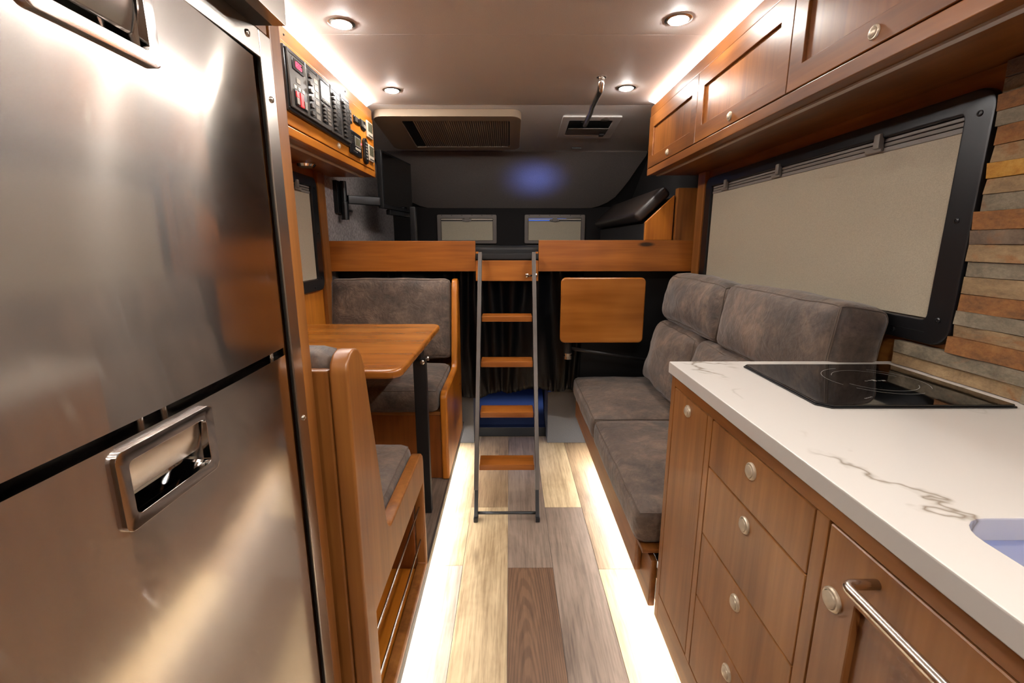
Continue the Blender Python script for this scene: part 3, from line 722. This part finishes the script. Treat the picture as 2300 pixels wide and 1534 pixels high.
for y0, y1, ky in ((.029, .5465, .522), (-.472, -.003, -.03)):
    d = obj('door', prism([(y0, .255), (y1, .255), (y1, .8815), (y0, .8815)], [[(y0+.06, .33), (y1-.06, .33), (y1-.06, .803), (y0+.06, .803)]], 0, KX, KX+.0195, .0015, 1), 'wood_k', kc)
    bx('door_panel', 'wood_k', d, KX+.009, KX+.0185, y0+.0595, y1-.0595, .3295, .8035, 0)
    knob(d, (KX, ky, .783), (-1, 0, 0), .0165)
# countertop with the sink cut out
ct = obj('countertop', prism([(.423, -.5), (1.0195, -.5), (1.0195, 1.17), (.423, 1.17)], [list(reversed(rrect(.500, .90, .03, .462, .042, 6)))], 2, .9135, .944, .003, 2), 'quartz', smooth=True)
tag(ct, 'white quartz kitchen worktop with grey veins', 'worktop')
sk = thing('sink', (.70, .246, .74), 'undermount sink bowl cut into the white worktop', 'sink')
bm = B(); lp = rrect(.492, .908, .022, .470, .045, 6); lo = rrect(.505, .895, .035, .457, .05, 6)
r0 = [bm.verts.new((x, y, .9130)) for x, y in rrect(.480, .920, .010, .482, .05, 6)]
r1 = [bm.verts.new((x, y, .9125)) for x, y in lp]; r2 = [bm.verts.new((x, y, .775)) for x, y in lo]; r3 = [bm.verts.new((.70+(x-.70)*.9, .246+(y-.246)*.9, .762)) for x, y in lo]
for a, b in ((r0, r1), (r1, r2), (r2, r3)):
    for i in range(len(a)): bm.faces.new((a[i], a[(i+1) % len(a)], b[(i+1) % len(a)], b[i]))
bm.faces.new(r3); obj('bowl', bm, 'basin', sk, smooth=True)
obj('drain', lathe(B(), [(.045, 0), (.045, .003), (.035, .004), (.03, .001), (0, .001)], (.70, .246, .7622), (0, 0, 1), 24), 'chrome', sk, smooth=True)
ls = thing('added_sink_light', (.70, .03, .903), 'added blue light strip hidden under the sink rim', 'light strip')  # added out of sight to tint the far basin wall blue
bx('diffuser', 'sink_fill', ls, .55, .85, .026, .029, .893, .905, 0)
# cooktop
ck = thing('cooktop', (.776, .963, .9442), 'black glass single-burner cooktop set on the white worktop', 'cooktop')
loop = [(.610, .812), (.962, .812), (.965, .815), (.965, 1.112), (.962, 1.115), (.598, 1.115), (.590, 1.107), (.590, .832)]
obj('trim', prism(loop, [], 2, .9442, .9475, .0008, 1), 'black_pl', ck)
l2 = [(.777+(x-.777)*.985, .9635+(y-.9635)*.985) for x, y in loop]
gl = obj('glass', prism(l2, [], 2, .9476, .9510, .001, 1), 'blackglass', ck)
def arc(r, a0, a1, wd=.0012, c=(.815, .975)):
    bm = B(); n = 40; q = []
    for i in range(n+1):
        t_ = math.radians(a0+(a1-a0)*i/n)
        q.append([bm.verts.new((c[0]+(r+s*wd/2)*math.cos(t_), c[1]+(r+s*wd/2)*math.sin(t_), .95115)) for s in (-1, 1)])
    for i in range(n): bm.faces.new((q[i][0], q[i][1], q[i+1][1], q[i+1][0]))
    return bm
for r, a0, a1 in ((.078, 20, 150), (.078, 200, 330), (.098, 100, 200), (.098, 215, 290), (.098, -40, 60)): obj('burner_ring', arc(r, a0, a1), 'mark', gl)
bm = B()
for k in range(5): box(bm, .790+k*.010, .797+k*.010, .967+.003*(k % 2), .9685+.004*(k % 3), .9511, .9513)
obj('printed_mark', bm, 'mark', gl)
bm = B()
for k in range(4): box(bm, .70+k*.006, .7045+k*.006, .850+.003*k, .8515+.003*k, .9511, .9513)
obj('printed_mark', bm, 'mark', gl)
# towel bar
tb = thing('towel_bar', (.41, .29, .85), 'round satin steel towel bar on the sink cabinet door', 'towel bar')
pts = [(KX+.001, .462, .857), (.404, .462, .857)] + [(.404-.010*math.sin(a), .452+.010*math.cos(a), .857) for a in [math.pi/2*k/5 for k in range(1, 6)]]
pts += [(.394, .10, .857)] + [(.394+.010*(1-math.cos(a)), .10-.010*math.sin(a), .857) for a in [math.pi/2*k/5 for k in range(1, 6)]] + [(KX+.001, .09, .857)]
obj('bar', tube(B(), pts, .0062, 14), 'nickel', tb, smooth='all')

# ================================================================== SOFA
sf = thing('sofa_base', (.7, 1.93, .155), 'wood sofa base with stepped front boards under the suede seat', 'sofa')
bx('front_board', 'wood_y', sf, .424, .444, 1.196, 2.66, .158, .318, .004)
bx('apron_board', 'wood_y', sf, .402, .4235, 1.285, 2.64, .213, .336, .005)
bx('ledge', 'wood_y', sf, .398, .60, 1.205, 2.655, .3365, .350, .003)
bx('deck', 'wood_y', sf, .6005, XR-.001, 1.175, 2.66, .318, .350, 0)
bx('end_panel', 'wood_z', sf, .445, XR-.001, 1.175, 1.195, .158, .3175, 0)
bx('back_box', 'wood_y', sf, .995, XR-.001, 1.175, 2.66, .351, .56, 0)
T = Matrix.Translation
def Rm(ax, d): return Matrix.Rotation(math.radians(d), 4, ax)
cushion('seat_cushion', 'near suede sofa seat cushion beside the kitchen cabinet', (.58, .735, .112), T((.672, 1.590, .4075)), (.004, .006, .020), .028, (16, 20, 6), ((2, 1), (2, -1)), group='sofa seat cushions', seed=1)
cushion('seat_cushion', 'far suede sofa seat cushion below the stowed table', (.58, .68, .112), T((.672, 2.312, .4075)), (.004, .006, .024), .028, (16, 20, 6), ((2, 1), (2, -1)), group='sofa seat cushions', seed=2)
MB = lambda x, y, z, a: T((x, y, z)) @ Rm('Y', a)
cushion('back_cushion', 'lower suede back cushion at the far end of the sofa', (.15, .525, .345), MB(.850, 2.217, .664, 12), (.045, .008, .012), .046, (8, 24, 18), ((0, -1), (0, 1)), group='lower sofa back cushions', seed=3, wrinkle=.009)
cushion('back_cushion', 'lower suede back cushion mostly hidden behind the worktop corner', (.15, .735, .345), MB(.850, 1.570, .664, 12), (.045, .008, .012), .046, (8, 24, 18), ((0, -1), (0, 1)), group='lower sofa back cushions', seed=4, wrinkle=.009)
cushion('back_cushion', 'upper far suede cushion leaning under the window', (.135, .655, .245), MB(.906, 2.141, .968, 8), (.034, .008, .014), .046, (8, 24, 16), ((0, -1), (2, 1)), group='upper sofa back cushions', seed=5, wrinkle=.009)
cushion('back_cushion', 'upper near suede cushion with stitched end beside the cooktop', (.145, .640, .250), MB(.910, 1.478, .966, 8), (.026, .006, .010), .034, (8, 24, 16), ((0, -1), (1, -1)), group='upper sofa back cushions', seed=6, wrinkle=.006)

# ================================================================== DINETTE
def bench(mir, label, group):
    Y = (lambda y: 3.38-y) if mir else (lambda y: y)
    t = thing('dinette_bench', (-.64, Y(1.09), .15), label, 'bench', group)
    prof = [(.778, .1505), (.778, 1.020), (.784, 1.040), (.800, 1.055), (.820, 1.060), (.842, 1.056), (.860, 1.042), (.872, 1.018), (.880, .985), (.952, .640), (.958, .612), (.968, .595), (.985, .586), (1.01, .584),
            (1.352, .584), (1.376, .580), (1.392, .566), (1.398, .545), (1.397, .1505)]
    hole = [(.842, .172), (.842, .472), (1.376, .472), (1.376, .172)]
    if mir: hole = []
    pr = [(Y(a), b) for a, b in prof]; hl = [[(Y(a), b) for a, b in hole]] if hole else []
    obj('end_panel', prism(pr, hl, 0, -.322, -.288, .009, 3), 'gold_z' if mir else 'wood_z', t, smooth=True)
    def yb(name, mat, x0, x1, a, b, z0, z1, bev=.003): return bx(name, mat, t, x0, x1, Y(a), Y(b), z0, z1, bev)
    yb('back_board', 'wood_z', XL+.001, -.3225, .7785, .800, .151, 1.030, .006)
    yb('seat_board', 'wood_x', XL+.001, -.3225, .8005, 1.385, .470, .488)
    yb('front_panel', 'red_z', XL+.001, -.3225, 1.365, 1.383, .151, .4695)
    yb('shelf_back', 'red_y', -.62, -.60, .801, 1.364, .151, .4695, 0)
    yb('shelf_floor', 'gold_y', -.5995, -.3225, .801, 1.364, .151, .160, .001)
    if not mir:
        for z in (.262, .385):
            obj('rail', tube(B(), [(-.305, .835, z), (-.305, 1.384, z)], .0032, 8), 'nickel', t, smooth='all')
    else:
        obj('latch_plate', lathe(B(), [(.006, 0), (.006, .002), (0, .003)], (-.2885, Y(.87), .46), (1, 0, 0), 12), 'chrome', t)
    return t
bench(False, 'near dinette bench seen from behind with rails in its side opening', 'dinette benches')
bench(True, 'far dinette bench with golden rounded side panel facing the camera', 'dinette benches')
cushion('seat_cushion', 'suede seat cushion of the near dinette bench', (.655, .49, .115), T((-.655, 1.168, .5465)), (.004, .006, .018), .03, (16, 14, 6), ((2, 1),), group='dinette seat cushions', seed=7)
cushion('seat_cushion', 'suede seat cushion of the far dinette bench under the table', (.655, .49, .115), T((-.655, 2.212, .5465)), (.004, .006, .018), .03, (16, 14, 6), ((2, 1),), group='dinette seat cushions', seed=8)
cushion('back_cushion', 'suede back cushion of the near bench peeking over its top edge', (.655, .075, .44), T((-.655, .868, .840)) @ Rm('X', 9), (.004, .010, .006), .024, (16, 6, 12), ((1, 1),), group='dinette back cushions', seed=9)
cushion('back_cushion', 'tall suede back cushion of the far bench against the curtain', (.655, .075, .44), T((-.655, 2.512, .840)) @ Rm('X', -9), (.004, .010, .006), .024, (16, 6, 12), ((1, -1),), group='dinette back cushions', seed=10)
dt = thing('dinette_table', (-.66, 1.765, .15), 'wood dinette table on a black square leg between two benches', 'table')
tp = obj('table_top', prism(rrect(-.998, -.335, 1.345, 2.180, .045, 7), [], 2, .840, .870, .011, 4), 'butcher', dt, smooth=True)
bx('leg', 'black_metal', dt, -.376, -.326, 1.705, 1.735, .151, .815, .003)
br = bx('hinge_bracket', 'black_metal', dt, -.40, -.34, 1.69, 1.76, .8155, .8398, .003)
for y in (1.692, 1.745): obj('bolt', lathe(B(), [(.009, 0), (.009, .006), (.005, .008), (0, .008)], (-.3255 if y > 1.7 else -.335, y, .805), (1, 0, 0) if y > 1.7 else (0, -1, 0), 12), 'nickel', br, smooth=True)
bx('wall_cleat', 'wood_y', dt, XL+.001, XL+.03, 1.40, 2.12, .80, .8398, .002)

# ================================================================== LOFT
def board(x0, x1, z0, z1, label, mat='knotty_x'):
    o = bx('loft_board', mat, None, x0, x1, YB, YB+.025, z0, z1, .002); return tag(o, label, 'board', 'loft edge boards')
board(XL+.001, -.188, 1.100, 1.264, 'left wood board along the edge of the loft bed')
board(.158, XR-.001, 1.100, 1.268, 'right wood board along the edge of the loft bed with a dark knot')
o = board(-.1875, .1575, 1.047, 1.159, 'short lower wood board behind the top of the ladder')
hk = thing('latch_catch', (.12, 2.53, 1.06), 'small chrome catch on the short loft board', 'catch')
for dx in (-.030, .018): obj('jaw', lathe(B(), [(.010, 0), (.010, .006), (.006, .010), (.006, .014), (0, .014)], (.125+dx, 2.5345, 1.078), (0, -1, 0), 14), 'chrome', hk, smooth=True)
bx('bridge', 'chrome', hk, .095, .150, 2.529, 2.5345, 1.074, 1.082, .001)
lp_ = bx('loft_platform', 'black_sat', None, XL+.001, XR-.001, 2.561, 4.045, 1.100, 1.168, 0); tag(lp_, 'black bed platform over the cab behind the boards', 'platform')
mt_ = obj('bed_mat', box(B(), XL+.003, XR-.003, 2.60, 4.04, 1.1685, 1.236, .02, 4), 'vinyl', None, smooth=True); tag(mt_, 'thin black vinyl bed mat lying on the loft platform', 'mattress')
lb = thing('ladder_bar', (-.015, 2.52, 1.166), 'black bar in the gap between the loft boards', 'bar')
bx('bar', 'black_metal', lb, -.1870, .1575, 2.536, 2.556, 1.166, 1.196, .002)
for x in (-.186, .142): bx('end_block', 'gold_x', lb, x, x+.014, 2.537, 2.555, 1.1965, 1.206, .001)

# ladder
ld = thing('loft_ladder', (-.015, 2.18, 0), 'grey metal ladder with four wooden steps leaning on the loft', 'ladder')
p0, p1 = Vector((0, 1.880, 0)), Vector((0, 2.492, 1.199)); dirv = (p1-p0).normalized(); ang = math.atan2(p1.y-p0.y, p1.z-p0.z)
RX = Matrix.Rotation(-ang, 4, 'X')
for xa, xb, s in ((-.157, -.160, -1), (.127, .130, 1)):
    a = p0 + Vector((xa, 0, 0)); b = p1 + Vector((xb, 0, 0)); mid = (a+b)/2; L = (b-a).length
    c = a + (b-a)*.10
    obj('rail', obox((.020, .034, (b-c).length), T((c+b)/2) @ RX, .002), 'gun', ld, smooth=True)
    f = obj('leg', obox((.0165, .026, (c-a).length+.02), T((a+c)/2 + dirv*.014) @ RX, .0015), 'black_metal', ld, smooth=True)
    bx('foot', 'black_pl', ld, xa-.010, xa+.010, 1.862, 1.905, .0, .022, .003)
    h_ = b + Vector((0, .0, -.014)); obj('hook', tube(B(), [h_, h_ + Vector((0, .02, .008)), h_+Vector((0, .05, .010)), h_+Vector((0, .068, .010)), h_+Vector((0, .072, -.008))], .006, 8), 'gun', ld, smooth='all')
for z in (.882, .668, .443, .222):
    yf = 1.880 + (2.492-1.880)/1.199*z
    dep = .10
    bx('step', 'knotty_x', ld, -.146, .116, yf-.002, yf+dep, z-.029, z, .003)
obj('cross_bar', tube(B(), [(-.15, 1.895, .030), (.12, 1.895, .030)], .007, 8), 'black_metal', ld, smooth='all')

# wedge backrest and bolster on the right of the bed
wd_ = thing('wedge_rest', (.88, 3.1, 1.2365), 'wood ended wedge box on the right side of the loft bed', 'box')
obj('side_panel', prism([(.752, 1.2690), (.752, 1.366), (.905, 1.510), (.905, 1.2690)], [], 1, 2.600, 2.622, .002, 1), 'gold_z', wd_)
obj('wedge_body', prism([(.757, 1.2370), (.757, 1.362), (.905, 1.502), (.995, 1.502), (.995, 1.2370)], [], 1, 2.6225, 3.9), 'dark_fab', wd_)
sp_ = bx('side_cabinet', 'wood_z', None, .913, XR-.001, 2.575, 2.6215, 1.2370, 1.545, .003); tag(sp_, 'narrow wood panel beside the big window above the loft board', 'panel')
ang2 = math.degrees(math.atan2(.144, .153))
bo = obj('bolster_cushion', xf(box(B(), -.115, .115, -.62, .62, -.033, .033, .024, 4), T((.795, 3.25, 1.464)) @ Rm('Y', -ang2)), 'leather', None, smooth='all'); tag(bo, 'dark leather cushion lying on the sloped loft wedge', 'cushion')
# television on its arm
tv = thing('television', (-.74, 3.15, 1.45), 'black television folded against the left loft wall', 'television')
a, b = Vector((-.785, 2.90, 0)), Vector((-.715, 3.40, 0)); dv = (b-a).normalized(); az = math.atan2(dv.y, dv.x)
MT = T(((a.x+b.x)/2, (a.y+b.y)/2, 1.63)) @ Matrix.Rotation(az, 4, 'Z')
obj('panel', obox((.51, .035, .335), MT, .004), 'black_sat', tv, smooth=True)
obj('screen', obox((.49, .002, .30), MT @ T((0, -.0186, .006)), 0), 'blackglass', tv)
obj('lower_bar', obox((.40, .03, .03), MT @ T((.05, 0, -.185)), .004), 'black_pl', tv, smooth=True)
tm = thing('wall_bracket', (-.95, 2.78, 1.385), 'black swivel arm holding the television to the left wall', 'bracket')
obj('post', lathe(B(), [(.022, 0), (.022, .10), (.017, .105), (.017, .215)], (-.957, 2.75, 1.385), (0, 0, 1), 18), 'black_pl', tm, smooth=True)
obj('arm', obox((.20, .03, .05), T((-.868, 2.83, 1.50)) @ Rm('Z', 42), .006), 'black_pl', tm, smooth=True)
obj('arm', obox((.03, .16, .045), T((-.800, 2.965, 1.50)), .006), 'black_pl', tm, smooth=True)
bx('wall_plate', 'black_pl', tm, XL+.001, -.975, 2.70, 2.80, 1.42, 1.60, .003)
bx('handle_slot', 'black_metal', tm, XL+.001, -.988, 2.84, 2.98, 1.44, 1.455, .003)
ps = bx('loft_pole', 'black_pl', None, -.695, -.655, 3.28, 3.32, 1.2365, 1.50, .006); tag(ps, 'short black upright post on the bed mat below the television', 'post')

# ceiling fixtures over the loft
slp = Matrix.Rotation(-math.atan(.125), 4, 'X')
ac = thing('air_conditioner', (-.36, 3.07, 1.90), 'beige ceiling air conditioner with slatted grille over the loft', 'air conditioner')
zm = zl(3.07)
MA = T((-.358, 3.07, zm)) @ slp
def la(bm): return xf(bm, MA)
obj('housing', la(prism(rrect(-.425, .425, -.285, .285, .06, 6), [rrect(-.27, .36, -.215, .235, .012, 3)], 2, -.042, -.001,   .014, 3)), 'ac_pl', ac, smooth=True)
obj('grille_back', la(box(B(), -.275, .365, -.22, .24, -.030, -.004)), 'panel_gr', ac)
for k in range(44):
    x = -.20 + k*.0127
    s_ = obj('slat', la(box(B(), x-.0042, x+.0042, -.213, .233, -.040, -.031)), 'grille', ac)
obj('intake_flap', la(box(B(), -.268, -.212, -.213, .233, -.036, -.031)), 'black_sat', ac)
obj('light_row', la(box(B(), -.20, .345, .222, .230, -.0415, -.0403)), 'label_wh', ac)
rv = thing('roof_vent', (.485, 3.05, 1.92), 'small square roof vent with a half open flap right of the air conditioner', 'vent')
MV = T((.487, 3.05, zl(3.05))) @ slp
obj('frame', xf(prism(rrect(-.175, .175, -.175, .175, .008, 2), [rrect(-.13, .13, -.12, .12, .008, 2)], 2, -.010, -.0005, .002, 1), MV), 'ceil', rv, smooth=True)
obj('well', xf(box(B(), -.132, .132, -.122, .122, -.006, -.0008), MV), 'black_sat', rv)
obj('flap', xf(obox((.25, .15, .004), T((0, .045, -.014)) @ Rm('X', 6), .001), MV), 'plast_g', rv)
obj('crank', xf(obox((.03, .03, .012), T((.10, .08, -.022)), .002), MV), 'black_pl', rv)
gh = thing('grab_handle', (.44, 2.65, 1.93), 'curved chrome grab handle hanging from the ceiling', 'handle')
gp = [(.422, 2.298, 1.999), (.422, 2.30, 1.975)] + [(.424, 2.33+.20*k/4, 1.950-.012*k/4) for k in range(5)] + [(.432, 2.62, 1.935), (.442, 2.80, 1.940), (.452, 2.94, 1.946), (.454, 2.965, zl(2.965)-.001)]
obj('bar', tube(B(), gp, .0145, 12), 'nickel', gh, smooth='all')
for p in ((.422, 2.298, 1.9995), (.454, 2.965, zl(2.965)-.001)): obj('flange', lathe(B(), [(.022, 0), (.022, .004), (.014, .008)], p, (0, 0, -1), 20), 'nickel', gh, smooth=True)
for x, y in ((-.42, 3.44), (.47, 3.42)):
    c_ = bx('ceiling_clip', 'black_pl', None, x-.035, x+.035, y-.006, y+.006, zl(y)-.012, zl(y)-.0005, .002)
    tag(c_, 'small dark clip at the ceiling edge ' + ('below the air conditioner' if x < 0 else 'below the roof vent'), 'clip', 'ceiling clips')

# ================================================================== CAB PASSAGE
struct(bx('wall_cab_right', 'black_sat', None, .27, XR-.001, 2.685, 2.705, .35, 1.099, 0))
struct(bx('wall_cab_left', 'black_sat', None, XL+.001, -.70, 2.685, 2.705, .16, 1.099, 0))
struct(bx('wall_cab_rear', 'black_sat', None, XL+.001, XR-.001, 3.50, 3.52, -.3, 1.099, 0))
struct(bx('floor_cab', 'black_sat', None, XL+.001, XR-.001, 2.821, 3.50, -.3, -.28, 0))
gb = obj('step_box', box(B(), .238, .99, 2.714, 2.98, 0, .344, .004, 2), 'greybox', None, smooth=True); tag(gb, 'grey box beside the far end of the sofa', 'box', 'grey floor boxes')
gb = obj('step_box', box(B(), -.70, -.228, 2.714, 2.98, 0, .344, .004, 2), 'greybox', None, smooth=True); tag(gb, 'grey box behind the far dinette bench', 'box', 'grey floor boxes')
cs = thing('cab_step', (.005, 3.0, 0), 'dark blue lit step leading into the cab under the curtain', 'step')
bx('sill', 'black_sat', cs, -.226, .236, 2.823, 2.875, -.05, .062, .004)
obj('tread', prism([(2.8755, -.05), (2.8755, .06), (2.93, .10), (3.05, .20), (3.2, .205), (3.2, -.05)], [], 0, -.226, .236, .006, 2), 'navy', cs, smooth=True)
bx('riser', 'navy', cs, -.226, .236, 3.2005, 3.23, -.05, .40, .004)
# curtain
def curtain():
    bm = B(); nx, nz = 150, 26; x0, x1 = -.74, .43; g = {}
    for i in range(nx+1):
        u = i/nx; x = x0+(x1-x0)*u
        zb = .365 + .022*math.sin(u*9+1.0) + .02*max(0, (u-.78)/.22)**1.5 - .012*math.sin(u*31)
        for j in range(nz+1):
            v = j/nz; z = 1.098 + (zb-1.098)*v
            amp = .020*(.55+.45*math.cos(v*2.2)) + .004
            ph = u*64 + 2.6*math.sin(u*13) + 1.2*math.sin(v*2.4+u*17)
            y = 2.627 + amp*math.sin(ph) + .008*noise.noise(Vector((u*26, v*5, 1))) + (.008*math.sin(u*260) if v > .94 else 0)
            xx = x + .012*math.sin(v*3+u*21)*v
            g[i, j] = bm.verts.new((xx, y, z))
    for i in range(nx):
        for j in range(nz): bm.faces.new((g[i, j], g[i+1, j], g[i+1, j+1], g[i, j+1]))
    r = bmesh.ops.solidify(bm, geom=bm.faces[:], thickness=.002)
    o = obj('curtain', bm, 'curtain', None, smooth='all'); return tag(o, 'black leather-look gathered curtain hanging behind the ladder', 'curtain')
curtain()
# stowed side table
st = thing('side_table', (.5, 2.45, .62), 'wood table top folded upright on a pole beside the sofa', 'table')
obj('table_top', prism(rrect(.276, .732, .714, 1.071, .026, 6), [], 1, 2.448, 2.473, .008, 3), 'butcher', st, smooth=True)
obj('pole', lathe(B(), [(.018, 0), (.018, .42)], (.328, 2.50, .64), (0, 0, 1), 16), 'black_metal', st, smooth=True)
obj('clamp', lathe(B(), [(.024, 0), (.024, .016), (.020, .018), (.020, .026), (.024, .028), (.024, .034)], (.328, 2.50, .612), (0, 0, 1), 18), 'nickel', st, smooth=True)
obj('arm', tube(B(), [(.35, 2.51, .668), (.55, 2.51, .636), (.78, 2.51, .60)], .010, 10), 'black_metal', st, smooth='all')
bx('wall_mount', 'black_metal', st, .31, .35, 2.519, 2.684, 1.02, 1.06, .003)

# cab daylight: bluish light in the truck cab beyond the curtain
L = bpy.data.lights.new('cab_daylight', 'AREA'); L.energy = .5; L.color = (.18, .32, 1.0); L.shape = 'RECTANGLE'; L.size = .8; L.size_y = .3
lo = bpy.data.objects.new('cab_daylight', L); COL.objects.link(lo); lo.location = (.1, 3.15, 1.0); lo.rotation_euler = (math.radians(-12), 0, 0)

# added lamp above the bed mat, standing in for daylight on the headliner
L2 = bpy.data.lights.new('bed_patch_fill', 'AREA'); L2.energy = .07; L2.color = (.16, .26, 1.0); L2.shape = 'RECTANGLE'; L2.size = .20; L2.size_y = .10; L2.spread = math.radians(42)
l2 = bpy.data.objects.new('bed_patch_fill', L2); COL.objects.link(l2); l2.location = (.26, 3.30, 1.29)
l2.rotation_euler = (Vector((.20, 3.74, 1.75)) - Vector((.26, 3.30, 1.29))).to_track_quat('-Z', 'Y').to_euler()
